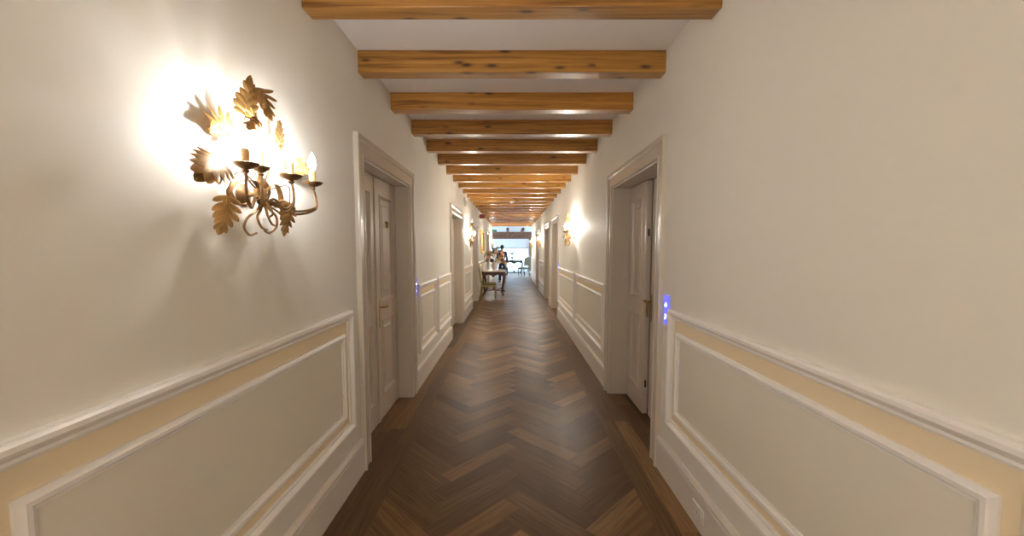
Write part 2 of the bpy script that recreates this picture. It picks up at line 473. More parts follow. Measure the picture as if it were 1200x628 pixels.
def door(i, side, y0, y1, rev, label, ajar=False, detail=True):
    t = empty('door_%d' % i, (side*HALF, (y0+y1)/2, 0))
    tag(t, label, 'door', kind='structure')
    inv = Matrix.Translation(-Vector(t.location))
    def fin(o, p=None):
        o.parent = t; o.matrix_parent_inverse = inv; return o
    bm = nb(); casing(bm, side, y0, y1, OPEN_Z); fin(obj('casing', bm, 'casing', ang=25))
    # jamb lining the reveal
    bm = nb()
    xa, xb = sorted((side*(HALF-.004), side*(HALF+rev+.05)))
    for a, b, c, d in ((y0-.001, y0+.014, 0, OPEN_Z), (y1-.014, y1+.001, 0, OPEN_Z), (y0, y1, OPEN_Z-.014, OPEN_Z+.001)):
        box(bm, xa, xb, a, b, c, d)
    fin(obj('jamb', bm, 'casing', smooth=False, bevel=.003))
    ym = (y0+y1)/2
    xl = side*(HALF+rev)
    h = OPEN_Z-.018
    front = -side                      # the corridor lies towards -side
    def leaf(name, w, ya, hinge_far, angle=0.0):
        # local y runs 0..w
        bm = leaf_mesh(w, h, sgn=front)
        o = obj(name, bm, 'door', ang=20)
        o.parent = t
        if angle == 0:
            o.location = (xl-t.location.x, ya-t.location.y, 0)
        else:
            # hinge at ya (near jamb), swings away from the corridor
            o.location = (xl-t.location.x, ya-t.location.y, 0); o.rotation_euler = (0, 0, angle)
        return o
    if ajar:
        wl = y1-.016-3.475
        lf = leaf('door_leaf', wl, 3.475, True)
        wn = 3.452-(y0+.016)
        ln = leaf('door_leaf', wn, y0+.016, False, -.062*side)
        # brass fittings
        bm = nb(); escutcheon(bm, front, wn-.035, .99); e = obj('escutcheon', bm, 'brass'); e.parent = ln; tag(e, 'long ornate brass lock plate')
        bm = nb(); tube(bm, [(0, 0, 0), (front*.03, 0, 0), (front*.05, 0, 0)], .008); tube(bm, [(front*.05, -.005, 0), (front*.055, .03, .004), (front*.05, .062, -.004)], lambda f: .010+.005*math.sin(f*PI), flat=.8)
        e = obj('handle', bm, 'brass'); e.parent = ln; e.location = (0, wn-.035, 1.02); tag(e, 'brass lever handle')
        for zz in (.28, 1.62):
            bm = nb(); box(bm, -.008, .008, -.003, .0, zz-.032, zz+.032)
            lathe(bm, [(.005, -.012), (.006, 0), (.005, .012)], (0, -.004, zz), 10)
            e = obj('flush_bolt', bm, 'iron', bevel=.001); e.parent = lf; e.location = (side*.022, 0, 0); tag(e, 'dark flush bolt in the leaf edge')
        bm = nb(); box(bm, side*.022-.010, side*.022+.010, -.003, 0, .88, 1.03); e = obj('strike_plate', bm, 'brass', bevel=.001); e.parent = lf
    else:
        wl = (y1-y0-.032)/2-.002
        la = leaf('door_leaf', wl, y0+.016, False)
        lb = leaf('door_leaf', wl, y0+.016+wl+.004, True)
        # astragal on the meeting line
        bm = nb(); xs = sorted((0, front*.012)); box(bm, xs[0], xs[1], -.022, .016, .01, h)
        a_ = obj('meeting_strip', bm, 'door', bevel=.004, smooth=False); a_.parent = lb
        if detail:
            bm = nb(); escutcheon(bm, front, 0, 0); e = obj('escutcheon', bm, 'brass'); e.parent = lb; e.location = (0, .055, .955); tag(e, 'long ornate brass lock plate')
            bm = nb(); tube(bm, [(0, 0, 0), (front*.03, 0, 0), (front*.05, 0, 0)], .008); tube(bm, [(front*.05, -.005, 0), (front*.055, .03, .004), (front*.05, .062, -.004)], lambda f: .010+.005*math.sin(f*PI), flat=.8)
            e = obj('handle', bm, 'brass'); e.parent = lb; e.location = (0, .055, .985); tag(e, 'brass lever handle')
        if detail and i == 1:
            bm = nb(); lathe(bm, [(.016, 0), (.016, front*.004), (.009, front*.008), (.001, front*.009)], (0, 0, 0), 16, 'x')
            rr = []
            for k in range(24):
                a = 2*PI*k/24; cy, cz = .020*math.cos(a), -.018+.028*math.sin(a)
                rr.append([(front*(.010+.005*math.cos(b)), cy+.004*math.sin(b)*math.cos(a), cz+.004*math.sin(b)*math.sin(a)) for b in [2*PI*q/8 for q in range(8)]])
            rings(bm, rr, closed_path=True)
            e = obj('door_knocker', bm, 'brass'); e.parent = lb; e.location = (0, .29, 1.71); tag(e, 'small oval brass ring on the upper panel')
    # dim vestibule behind the leaves
    bm = nb()
    x0 = side*(HALF+WT); x1 = side*(HALF+WT+.9)
    xa, xb = sorted((x0, x1))
    xo = x1; t_ = .03
    box(bm, *sorted((x1, x1+side*t_)), y0-.3, y1+.3, 0, 2.4)
    box(bm, xa, xb, y0-.3-t_, y0-.3, 0, 2.4); box(bm, xa, xb, y1+.3, y1+.3+t_, 0, 2.4)
    box(bm, xa, xb, y0-.3, y1+.3, 2.4, 2.4+t_); box(bm, xa, xb, y0-.3, y1+.3, -.03, 0)
    fin(obj('vestibule', bm, 'wall', smooth=False))
    return t

DL = ['closed warm grey double panel door on left wall nearest the camera', 'ajar warm grey double door on right wall nearest the camera',
      'second closed grey door along the left wall', 'third grey door along the left wall, just before the side chair', 'last grey door on left wall beyond the console table',
      'second grey door along the right wall, past the right sconce', 'third grey door along the right wall', 'last grey door along the right wall']
for i, (d, l) in enumerate(zip(DOORS, DL), 1):
    door(i, *d, l, ajar=(i == 2), detail=True)

# ------------------------------------------------------------------ ceiling beams
ORD = ['nearest', 'second', 'third', 'fourth', 'fifth', 'sixth', 'seventh', 'eighth', 'ninth', 'tenth', 'eleventh', 'twelfth', 'thirteenth', 'fourteenth',
       'fifteenth', 'sixteenth', 'seventeenth', 'eighteenth', 'nineteenth', 'twentieth', 'twenty-first', 'twenty-second', 'twenty-third', 'twenty-fourth', 'twenty-fifth', 'twenty-sixth', 'last']
bm = nb(); box(bm, -HALF-.0, HALF+.0, 0, .105, 0, CEIL_Z-BEAM_Z)
bmesh.ops.subdivide_edges(bm, edges=[e for e in bm.edges if abs(e.verts[0].co.x-e.verts[1].co.x) > .5], cuts=6, use_grid_fill=True)
beam0 = obj('ceiling_beam', bm, 'pine', smooth=False, bevel=.006)
NB = 27
for k in range(NB):
    b = beam0 if k == 0 else beam0.copy()
    if k: C.objects.link(b)
    b.location = (0, 1.98+.696*k, BEAM_Z)
    extra = {0: ', cut by the top of the photo', 1: ', above the near sconce', 11: ', carrying the smoke detector', 25: ', carrying the small round sensor', 26: ', at the end of the corridor'}.get(k, '')
    tag(b, '%s knotty pine ceiling beam counting away from the camera%s' % (ORD[k], extra), 'ceiling beam', 'pine beams across the corridor ceiling')
# one more beam behind the camera
for k in range(1, 9):
    b = beam0.copy(); C.objects.link(b); b.location = (0, 1.98-.696*k, BEAM_Z)
    tag(b, 'knotty pine ceiling beam overhead behind the camera, out of frame', 'ceiling beam', 'pine beams behind the camera')

# smoke detectors
def detector(y, label):
    t = empty('smoke_detector', (0, y, BEAM_Z))
    tag(t, label, 'smoke detector')
    bm = nb(); lathe(bm, [(.055, 0), (.055, -.014), (.050, -.020), (.02, -.021)], seg=24); obj('base', bm, 'white_plastic', t)
    bm = nb(); lathe(bm, [(.038, -.02), (.038, -.034), (.030, -.042), (.012, -.046), (.001, -.046)], seg=24); obj('sensor_head', bm, 'white_plastic', t)
    return t
detector(1.98+.696*11+.05, 'white round smoke detector under a beam, mid corridor')
d = detector(1.98+.696*25+.05, 'small white sensor under a beam near the corridor end'); d.location.x = .75

# ------------------------------------------------------------------ wall sconces
def finger(bm, base, d, nrm, L_, W_, curl, th=.0012):
    """one pointed, ridged finger of an acanthus leaf"""
    d = d.normalized(); nrm = (nrm-d*nrm.dot(d)).normalized(); sd = nrm.cross(d)
    m, nv = 8, 4
    T, B = [], []
    for i in range(m+1):
        t = i/m
        w = W_*.5*max(.10, (math.sin(PI*(t*.88+.10)**1.15))**.62) if i < m else W_*.07
        c = base+d*L_*t+nrm*(curl*L_*t*t)
        rt, rb = [], []
        for q in range(nv+1):
            v = q/nv*2-1
            p = c+sd*w*v+nrm*(-.30*w*abs(v)**1.5)
            rt.append(bm.verts.new(p+nrm*th*.5)); rb.append(bm.verts.new(p-nrm*th*.5))
        T.append(rt); B.append(rb)
    for i in range(m):
        for q in range(nv):
            bm.faces.new((T[i][q], T[i][q+1], T[i+1][q+1], T[i+1][q])); bm.faces.new((B[i][q], B[i+1][q], B[i+1][q+1], B[i][q+1]))
        for q in (0, nv): bm.faces.new((T[i][q], T[i+1][q], B[i+1][q], B[i][q]))
    for i in (0, m):
        for q in range(nv): bm.faces.new((T[i][q], B[i][q], B[i][q+1], T[i][q+1]))

def lobed_leaf(bm, path, width, lobes=4, face=Vector((1, 0, 0)), fan=False):
    """acanthus leaf: fingers either side of a midrib running along path"""
    P = spline(path, 10); m = len(P)
    length = sum((P[i+1]-P[i]).length for i in range(m-1))
    def at(t):
        i = min(m-2, int(t*(m-1))); f = t*(m-1)-i
        return P[i].lerp(P[i+1], f), (P[i+1]-P[i]).normalized()
    n = lobes+1
    for k in range(n):
        f = k/(n-1)
        t = (.02+.30*f) if fan else (.03+.66*f)
        p, tg = at(t)
        s_ = face.cross(tg).normalized(); nn = tg.cross(s_)
        a = math.radians((66-52*f) if fan else (64-34*f))
        for sg in (-1, 1):
            L_ = (length*(.46+.26*f) if fan else width*(.58-.06*f+.14*math.sin(PI*min(1, f*1.2))))
            W_ = L_*.42 if fan else L_*.50
            d = tg*math.cos(a)+s_*sg*math.sin(a)
            finger(bm, p, d+nn*.10, nn+s_*sg*.35, L_, W_, -.18)
    p, tg = at(.62 if not fan else .2)
    s_ = face.cross(tg).normalized()
    finger(bm, p, P[-1]-p, tg.cross(s_), (P[-1]-p).length, width*.36, -.05)
    tube(bm, path, .0028, seg=6, n=6, r_end=.0008)
    # blade filling between the fingers
    L2, R2 = [], []
    for i in range(0, m, 2):
        t = i/(m-1); p, tg = at(min(.999, t)); s_ = face.cross(tg).normalized()
        hw = width*.20*math.sin(PI*min(1, t*.9+.1))**.7 if t < .95 else .001
        L2.append([p+s_*hw-tg.cross(s_)*.002, p-s_*hw-tg.cross(s_)*.002, p-s_*hw-tg.cross(s_)*.0032, p+s_*hw-tg.cross(s_)*.0032])
    rings(bm, L2)

def make_sconce():
    """local frame: +x away from the wall, +y along the wall, origin on the wall behind the knot"""
    r = empty('wall_sconce')
    V = lambda *a: Vector(a)
    # back plate and knot
    bm = nb(); lathe(bm, [(.04, 0), (.042, .004), (.034, .010), (.018, .014), (.012, .018)], (0, 0, 0), 20, 'x'); tube(bm, [(.01, 0, 0), (.035, 0, .002), (.062, -.006, 0)], .009)
    obj('back_plate', bm, 'gilt_dark', r)
    bm = nb()
    for k in range(4):
        zz = -.016+.0107*k
        lathe(bm, [(.016, -.0052), (.0225, -.0045), (.0235, 0), (.0225, .0045), (.016, .0052)], (.07, -.008, zz), 16)
    obj('collar', bm, 'gilt', r)
    # candle arms: cup positions (out, along, z)
    cups = [(.105, -.135, .076), (.100, -.046, .082), (.150, .058, .072), (.145, .235, .074)]
    for ci, (o_, u_, z_) in enumerate(cups):
        bm = nb()
        ox, oy = .07, -.008
        dx, dy = o_-ox, u_-oy
        def at(f, z): return (ox+dx*f, oy+dy*f, z)
        bx = .75 if ci != 3 else .62
        for off in ((0, .008) if ci != 1 else (0,)):
            tube(bm, [at(.05, .055+off), at(.16, .02+off), at(.10, -.03), at(.42, -.012-off*1.5), at(bx, -.045-off*1.5), at(1.03, -.022-off), at(1.06, .02), at(1.0, z_-.012)], .0048, seg=8, n=7)
        arm = obj('arm', bm, 'gilt_dark', r)
        pr = .041 if ci != 1 else .03
        bm = nb(); lathe(bm, [(.007, -.020), (.011, -.014), (.008, -.008), (pr*.5, -.004), (pr*.85, .004), (pr, .012), (pr*.97, .013), (pr*.8, .007), (pr*.4, .001), (.004, 0)], (o_, u_, z_), 24)
        obj('drip_pan', bm, 'gilt_dark', arm)
        bm = nb(); lathe(bm, [(.013, 0), (.0155, .003), (.0135, .008), (.0135, .058), (.012, .060), (.003, .060)], (o_, u_, z_), 16); obj('candle_sleeve', bm, 'candle', arm)
        bm = nb(); lathe(bm, [(.006, .060), (.010, .066), (.0155, .082), (.0165, .094), (.013, .112), (.007, .126), (.0025, .135), (.0006, .138)], (o_, u_, z_), 14)
        obj('bulb', bm, 'bulb', arm)
        bm = nb(); lathe(bm, [(.0015, .078), (.004, .082), (.0045, .096), (.0015, .102)], (o_, u_, z_), 8)
        obj('filament', bm, 'filament', arm)
    # scrolled tails below the knot
    tails = [
        [(.07, -.016, -.01), (.075, -.03, -.05), (.08, -.10, -.09), (.082, -.125, -.125), (.08, -.095, -.15), (.08, -.055, -.142)],
        [(.07, -.012, -.01), (.078, -.02, -.05), (.085, -.055, -.085), (.085, -.035, -.12), (.08, .005, -.128)],
        [(.07, -.008, -.01), (.085, -.004, -.05), (.09, .0, -.08), (.085, .03, -.105), (.08, .055, -.108)],
        [(.07, -.002, -.01), (.08, .02, -.045), (.085, .06, -.075), (.082, .062, -.115), (.08, .02, -.138), (.08, -.01, -.132)],
        [(.07, .002, -.01), (.078, .03, -.035), (.085, .075, -.055), (.082, .11, -.075), (.08, .095, -.105)],
        [(.07, 0, -.01), (.10, -.01, -.04), (.115, -.012, -.07), (.10, -.02, -.085)],
    ]
    for tl in tails:
        bm = nb(); tube(bm, tl, .0050, seg=8, n=7, r_end=.0036); obj('scroll_tail', bm, 'gilt', r)
    # ribbon bow loops either side of the knot
    for pts in ([(.07, -.012, .004), (.085, -.055, .040), (.07, -.125, .030), (.055, -.150, -.010), (.065, -.11, -.045), (.08, -.05, -.022), (.072, -.01, -.004)],
                [(.07, -.004, .004), (.09, .04, .046), (.08, .09, .040), (.075, .115, -.002), (.08, .085, -.038), (.085, .035, -.022), (.072, -.004, -.004)]):
        P = spline(pts, 8); bm = nb(); ring = []
        w = .011
        m = len(P)
        for i, p in enumerate(P):
            wv = w*(.35+.65*math.sin(PI*i/(m-1)))
            t = (P[min(i+1, m-1)]-P[max(i-1, 0)]).normalized(); nn = t.cross(Vector((1, 0, 0))).normalized()*.0012
            ring.append([p+V(wv, 0, 0)+nn, p+V(wv, 0, 0)-nn, p+V(-wv, 0, 0)-nn, p+V(-wv, 0, 0)+nn])
        rings(bm, ring); obj('ribbon_loop', bm, 'gilt', r)
    # leaf sprays: stem path, leaf path, width
    sprays = [
        ([(.065, -.008, .01), (.05, .003, .075), (.055, -.055, .165), (.07, -.085, .225), (.075, -.080, .265)], [(.075, -.080, .258), (.085, -.082, .31), (.098, -.076, .400)], .072),
        ([(.065, -.004, .01), (.06, .000, .15), (.06, .012, .25), (.075, -.028, .335), (.09, -.048, .362)], [(.088, -.048, .366), (.112, -.034, .345), (.13, -.012, .265)], .088),
        ([(.065, -.012, .01), (.04, -.04, .06), (.032, -.07, .12), (.030, -.092, .188)], [(.030, -.090, .185), (.034, -.14, .215), (.040, -.200, .208)], .10),
        ([(.07, -.014, .01), (.05, -.04, .05), (.06, -.11, .10), (.09, -.20, .095), (.10, -.245, .075)], [(.10, -.240, .078), (.115, -.30, .045), (.115, -.365, -.005)], .12),
        ([(.075, -.014, .01), (.08, -.09, .055), (.095, -.165, .052), (.10, -.212, .005), (.10, -.226, -.045)], [(.10, -.225, -.030), (.105, -.240, -.09), (.10, -.272, -.155)], .070),
        ([(.075, 0, .01), (.10, .03, .03), (.125, .08, .045), (.125, .09, .0), (.12, .088, -.03)], [(.12, .088, -.015), (.12, .082, -.075), (.11, .066, -.150)], .068),
        ([(.065, 0, .01), (.04, .069, .054), (.04, .142, .155), (.05, .162, .216)], [(.05, .162, .208), (.055, .168, .26), (.060, .160, .322)], .075),
        ([(.07, -.008, .01), (.08, -.03, .055), (.095, -.024, .16), (.108, -.05, .22), (.11, -.065, .24)], [(.11, -.06, .238), (.125, -.10, .245), (.13, -.155, .195)], .070),
        ([(.07, 0, .01), (.072, .012, .04), (.09, .045, .13), (.10, .135, .205)], None, 0),
        ([(.06, 0, .01), (.045, .04, .08), (.045, .16, .12), (.055, .235, .145)], [(.055, .23, .143), (.07, .28, .16), (.095, .335, .15)], .075),
    ]
    faces = [(.8, -.55, 0), (.85, -.3, .3), (.8, -.5, .2), (.75, -.65, .1), (.7, -.7, 0), (.9, -.35, 0), (1, .1, 0), (.7, -.5, .5), (1, 0, 0), (.8, .5, .2)]
    for si, (st, lf, w) in enumerate(sprays):
        bm = nb(); tube(bm, st, .0030, seg=6, n=7, r_end=.0018)
        sp = obj('leaf_stem', bm, 'gilt_dark', r)
        if lf:
            bm = nb(); lobed_leaf(bm, lf, w, 4, Vector(faces[si]), fan=(si == 3)); obj('leaf', bm, 'gilt', sp, ang=60)
    return r

sc0 = make_sconce()
SCG = 'gilt leaf wall sconces along the corridor'
for k, (side, y, l) in enumerate([
        (-1, 1.5, 'large gilt leaf wall sconce nearest the camera on left wall'),
        (1, 6.45, 'gilt leaf sconce on right wall past the first right door'),
        (-1, 8.95, 'gilt leaf sconce on left wall between second and third left doors'),
        (1, 13.2, 'gilt leaf sconce on right wall past the third right door'),
        (-1, 18.3, 'gilt leaf sconce on left wall near the corridor end'),
        (1, 18.2, 'gilt leaf sconce on right wall near the corridor end'),
        (1, -2.4, 'unseen gilt leaf sconce added on right wall behind the camera for fill light'),  # unseen sconce, added as fill light for the near walls
        (-1, -1.7, 'unseen gilt leaf sconce added on left wall behind the camera for fill light')]):  # second unseen sconce, also added to brighten the near end
    o = sc0 if k == 0 else copy_tree(sc0)
    o.location = (side*HALF, y, 1.675); o.rotation_euler = (0, 0, 0 if side < 0 else PI)
    tag(o, l, 'wall lamp', SCG)
    if k:
        for arm in o.children:
            for f_ in arm.children:
                if f_.name.startswith('filament'):
                    f_.material_slots[0].link = 'OBJECT'; f_.material_slots[0].material = M['filament_bright']

# ------------------------------------------------------------------ blue lit room indicator plates, outlet
def indicator(side, y, label):
    t = empty('indicator_panel', (side*HALF, y, 1.085), 0 if side < 0 else PI)
    tag(t, label, 'indicator light', 'blue room indicator panels')
    bm = nb(); box(bm, 0, .010, -.042, .042, -.095, .095); obj('face_plate', bm, 'led_plate', t, bevel=.003)
    bm = nb(); lathe(bm, [(.001, .0125), (.012, .0125), (.014, .010)], (0, 0, .035), 20, 'x'); box(bm, .009, .0125, -.012, .012, .022, .034); obj('indicator_lamp', bm, 'led', t)
    bm = nb(); box(bm, .009, .0125, -.013, -.001, -.062, -.045); box(bm, .009, .0125, .001, .014, -.050, -.034); box(bm, .009, .0125, -.010, .004, -.036, -.026); obj('indicator_lamp', bm, 'led', t)
indicator(1, 2.545, 'blue lit indicator panel beside the ajar right door')
indicator(-1, 4.10, 'blue lit indicator panel beyond the first left door')
indicator(-1, 8.09, 'blue lit indicator panel beyond the second left door')
indicator(1, 8.49, 'blue lit indicator panel before the second right door')

t = empty('power_outlet', (HALF-.02, 2.0, .098), PI)
tag(t, 'white power outlet set in the skirting on the right', 'power outlet')
bm = nb(); box(bm, 0, .008, -.06, .06, -.038, .038); obj('face_plate', bm, 'white_plastic', t, bevel=.003)
for k in (-1, 0, 1):
    bm = nb()
    lathe(bm, [(.013, .0075), (.013, .0095), (.001, .0095)], (0, k*.034, 0), 16, 'x'); so = obj('socket', bm, 'white_plastic', t)
    bm = nb()
    for q in (-1, 0, 1): lathe(bm, [(.0026, .009), (.0026, .0102), (.0003, .0102)], (0, k*.034, q*.0075), 8, 'x')
    obj('pin_hole', bm, 'socket_hole', so)

# ------------------------------------------------------------------ signs along the left wall
t = empty('exit_light', (-HALF, 8.5, 2.48)); tag(t, 'pale greenish exit light fixed high on left wall before second left sconce', 'exit light')
bm = nb(); box(bm, 0, .04, -.16, .16, .03, .07); obj('housing', bm, 'white_plastic', t, bevel=.004)
bm = nb(); box(bm, .014, .024, -.15, .15, -.09, .03); obj('sign_panel', bm, 'pale_sign', t)
t = empty('fire_sign', (-HALF, 11.8, 2.44)); tag(t, 'dark red sign sticking out from left wall above the side chair', 'sign')
bm = nb(); box(bm, 0, .05, -.012, .012, -.03, .03); obj('bracket', bm, 'white_plastic', t)
bm = nb(); box(bm, .04, .20, -.006, .006, -.065, .055); obj('sign_panel', bm, 'red_sign', t, bevel=.002)
bm = nb(); box(bm, .06, .18, -.009, .009, .058, .075); obj('top_rail', bm, 'white_plastic', t)
t = empty('exit_sign', (-HALF, 19.6, 2.36)); tag(t, 'green exit sign sticking out from left wall at the corridor end', 'sign')
bm = nb(); box(bm, 0, .04, -.012, .012, -.03, .03); obj('bracket', bm, 'white_plastic', t)
bm = nb(); box(bm, .03, .25, -.008, .008, -.07, .07); obj('sign_panel', bm, 'green_sign', t, bevel=.002)

# painting with gold frame
t = empty('framed_painting', (-HALF, 13.3, 1.72)); tag(t, 'tall gold framed picture on left wall above the console table', 'picture')
bm = nb()
rs = []
for a, o in ((-.001, .0), (-.001, .02), (.015, .026), (.03, .04), (.06, .05), (.08, .035), (.09, .0)):
    rs.append([(o, -.45-a, -.30-a), (o, .45+a, -.30-a), (o, .45+a, .30+a), (o, -.45-a, .30+a)])
rings(bm, rs, cap=False); obj('gold_frame', bm, 'gold_frame', t, ang=25)
bm = nb(); box(bm, .002, .012, -.452, .452, -.302, .302); obj('canvas', bm, 'canvas', t, smooth=False)

# ------------------------------------------------------------------ chairs
def chair(name, loc, rz, label, wood, seat_m, back_m, group=None):
    """local: faces +x, seat 0.45 high"""
    t = empty(name, loc, rz); tag(t, label, 'chair', group)
    bm = nb()
    # seat rail
    rs = [[(-.21, -.20, z), (.23, -.235, z), (.23, .235, z), (-.21, .20, z)] for z in (.36, .425)]
    rings(bm, rs); obj('seat_rail', bm, wood, t, bevel=.008, smooth=False)
    bm = nb()
    rs = []
    for ins, z in ((.0, .420), (.0, .445), (.012, .466), (.04, .478), (.12, .484)):
        rs.append([(-.205+ins, -.195+ins, z), (.225-ins, -.228+ins, z), (.225-ins, .228-ins, z), (-.205+ins, .195-ins, z)])
    rings(bm, rs); obj('seat', bm, seat_m, t, ang=60)
    for sy in (-1, 1):
        bm = nb(); lathe(bm, [(.013, 0), (.011, .02), (.018, .04), (.014, .06), (.019, .20), (.024, .31), (.019, .325), (.027, .34), (.027, .37)], (.205, sy*.21, 0), 12); obj('leg', bm, wood, t)
        bm = nb(); tube(bm, [(-.275, sy*.185, .0), (-.225, sy*.188, .2), (-.20, sy*.19, .42)], .019, seg=8); obj('leg', bm, wood, t)
    # back frame, slightly raked, shield-like top
    def bp(y, z): return (-.195-.10*((z-.42)/.62)**1.2 if z > .42 else -.195, y, z)
    bm = nb()
    path = [bp(-.18, .41), bp(-.20, .6), bp(-.215, .85), bp(-.20, .97), bp(-.12, 1.02), bp(0, 1.045), bp(.12, 1.02), bp(.20, .97), bp(.215, .85), bp(.20, .6), bp(.18, .41)]
    tube(bm, path, .017, seg=8, n=5); tube(bm, [bp(-.19, .55), bp(0, .545), bp(.19, .55)], .015, seg=8, n=4)
    obj('back_frame', bm, wood, t)
    bm = nb()
    rs = []
    outline = [(-.185, .57), (-.2, .85), (-.185, .955), (-.11, 1.0), (0, 1.025), (.11, 1.0), (.185, .955), (.2, .85), (.185, .57)]
    for dx, k in ((-.016, .90), (-.012, 1.0), (.012, 1.0), (.022, .93), (.027, .75)):
        cy, cz = 0, .79
        rs.append([(bp(y*k, cz+(z-cz)*k)[0]+dx, y*k, cz+(z-cz)*k) for y, z in outline])
    rings(bm, rs); obj('back_pad', bm, back_m, t, ang=60)
    return t
chair('side_chair', (-.70, 11.9, 0), 0, 'olive gilt side chair against left wall before the console table', 'chair_wood', 'fabric', 'pale_fabric')

# ------------------------------------------------------------------ tables with cabriole legs
def table(name, loc, rz, L_, W_, H_, label, wood, top_m, stretcher=False):
    t = empty(name, loc, rz); tag(t, label, 'table')
    bm = nb()
    n = 40; rs = []
    for ins, z in ((.018, H_-.035), (.0, H_-.028), (.0, H_-.008), (.006, H_)):
        ring = []
        for k in range(n):
            a = 2*PI*k/n
            ca, sa = math.cos(a), math.sin(a)
            e = .32
            x = (W_/2-ins)*math.copysign(abs(ca)**e, ca); y = (L_/2-ins)*math.copysign(abs(sa)**e, sa)
            ring.append((x*(1+.02*math.cos(4*a)), y, z))
        rs.append(ring)
    rings(bm, rs); obj('table_top', bm, top_m, t, ang=30)
    # scalloped apron
    bm = nb()
    for ax, half, oth in (('y', L_/2-.07, W_/2-.06), ('x', W_/2-.07, L_/2-.06)):
        for sg in (-1, 1):
            m = 24; ringA = []
            for i in range(m+1):
                f = i/m*2-1
                zb = H_-.035-.085-.05*(math.cos(f*PI*2)*.5+.5)*(1-.2*abs(f))-(.03 if abs(f) < .12 else 0)
                pts = []
                for d, z in ((-.011, H_-.036), (.011, H_-.036), (.011, zb), (-.011, zb)):
                    p = (f*half, sg*(oth)+d)
                    pts.append((p[1], p[0], z) if ax == 'y' else (p[0], p[1], z))
                ringA.append(pts)
            rings(bm, ringA)
    obj('apron', bm, wood, t, ang=40)
    ends = []
    for sx in (-1, 1):
        for sy in (-1, 1):
            bm = nb()
            bx, by = sx*(W_/2-.06), sy*(L_/2-.06)
            pth = [(bx, by, H_-.035), (bx+sx*.015, by+sy*.015, H_-.12), (bx+sx*.035, by+sy*.035, H_-.22), (bx+sx*.005, by+sy*.005, H_*.45), (bx-sx*.035, by-sy*.035, H_*.18), (bx-sx*.02, by-sy*.02, .06), (bx+sx*.025, by+sy*.025, .018)]
            tube(bm, pth, lambda f: .042*(1-f)**1.2+.019+.006*(f > .93), seg=10, n=6)
            ball(bm, (bx+sx*.012, by+sy*.012, .025), .025, sz=.9)
            obj('leg', bm, wood, t)
            ends.append(Vector((bx-sx*.035, by-sy*.035, H_*.18)))
    if stretcher:
        bm = nb()
        tube(bm, [ends[0], (ends[0]+ends[3])/2+Vector((0, 0, -.02)), ends[3]], .014, n=8); tube(bm, [ends[1], (ends[1]+ends[2])/2+Vector((0, 0, -.02)), ends[2]], .014, n=8)
        c = (ends[0]+ends[3])/2
        lathe(bm, [(.05, -.03), (.055, -.01), (.03, .01), (.045, .04), (.035, .08), (.012, .10), (.02, .13), (.004, .16)], c, 14)
        obj('stretcher', bm, wood, t)
    return t
table('console_table', (-.60, 13.25, 0), 0, 1.15, .74, .78, 'dark carved console table with pale marble top holding the flower vase', 'dark_wood', 'marble', stretcher=True)

# vase with flowers
t = empty('flower_vase', (-.585, 13.2, .78)); tag(t, 'white porcelain vase on the console table', 'vase')
bm = nb(); lathe(bm, [(.06, 0), (.068, .008), (.06, .02), (.085, .07), (.105, .14), (.10, .20), (.072, .26), (.062, .285), (.078, .31), (.074, .312), (.058, .285), (.05, .25)], seg=28); obj('body', bm, 'vase', t)
for sy in (-1, 1):
    bm = nb(); tube(bm, [(0, sy*.068, .275), (0, sy*.13, .27), (0, sy*.135, .20), (0, sy*.10, .17)], .008); obj('handle', bm, 'vase', t)

def flower(bm_, c, r, nrm):
    z = Vector(nrm).normalized(); x = z.orthogonal().normalized(); y = z.cross(x)
    for ring, (k, rad, tilt) in enumerate(((7, 1.0, .35), (6, .72, .8), (5, .42, 1.2))):
        for i in range(k):
            a = 2*PI*(i+ring*.4)/k
            d = x*math.cos(a)+y*math.sin(a)
            sd = z.cross(d)
            pts = []
            for f, w in ((.05, .15), (.45, .42), (.8, .45), (1.0, .22)):
                lift = math.sin(tilt)*f*rad*r*.7+(.12*r if ring else 0)
                ctr = Vector(c)+d*(f*rad*r*math.cos(tilt))+z*lift
                pts.append([ctr-sd*w*rad*r, ctr+z*.08*r*f, ctr+sd*w*rad*r])
            V = [[bm_.verts.new(p) for p in q] for q in pts]
            for i2 in range(3):
                for j2 in range(2): bm_.faces.new((V[i2][j2], V[i2][j2+1], V[i2+1][j2+1], V[i2+1][j2]))
    ball(bm_, Vector(c)+z*.2*r, r*.3, sub=1)

t = empty('flower_bouquet', (-.585, 13.2, 1.05)); tag(t, 'large bouquet of peach, cream and burgundy flowers in the white vase', 'flowers')
rnd = random.Random(3)
bm = nb()
for k in range(110):
    a = rnd.uniform(0, 2*PI); el = rnd.uniform(-.1, 1.35); rr = rnd.uniform(.18, .40)
    d = Vector((math.cos(a)*math.cos(el), math.sin(a)*math.cos(el), math.sin(el)*.95))
    p = Vector((0, 0, .06))+d*rr; s = d.cross(Vector((0, 0, 1))).normalized(); ln = rnd.uniform(.08, .15); w = ln*.22
    dr = (d+Vector((0, 0, rnd.uniform(-.6, .3)))).normalized()
    nn = s.cross(dr)
    v = [p, p+dr*ln*.45+s*w+nn*.01, p+dr*ln, p+dr*ln*.45-s*w+nn*.01, p+dr*ln*.5-nn*.006]
    if min(q.x for q in v) < -.39: continue
    vs = [bm.verts.new(q) for q in v]
    for f in ((0, 1, 4), (1, 2, 4), (2, 3, 4), (3, 0, 4)): bm.faces.new([vs[i] for i in f])
for k in range(14):
    a = 2*PI*k/14; tube(bm, [(0, 0, -.12), (.02*math.cos(a), .02*math.sin(a), .0), (.2*math.cos(a), .2*math.sin(a), .16)], .004, seg=5, n=4)
f_ = obj('foliage', bm, 'leaf', t, smooth=False); f_['kind'] = 'stuff'
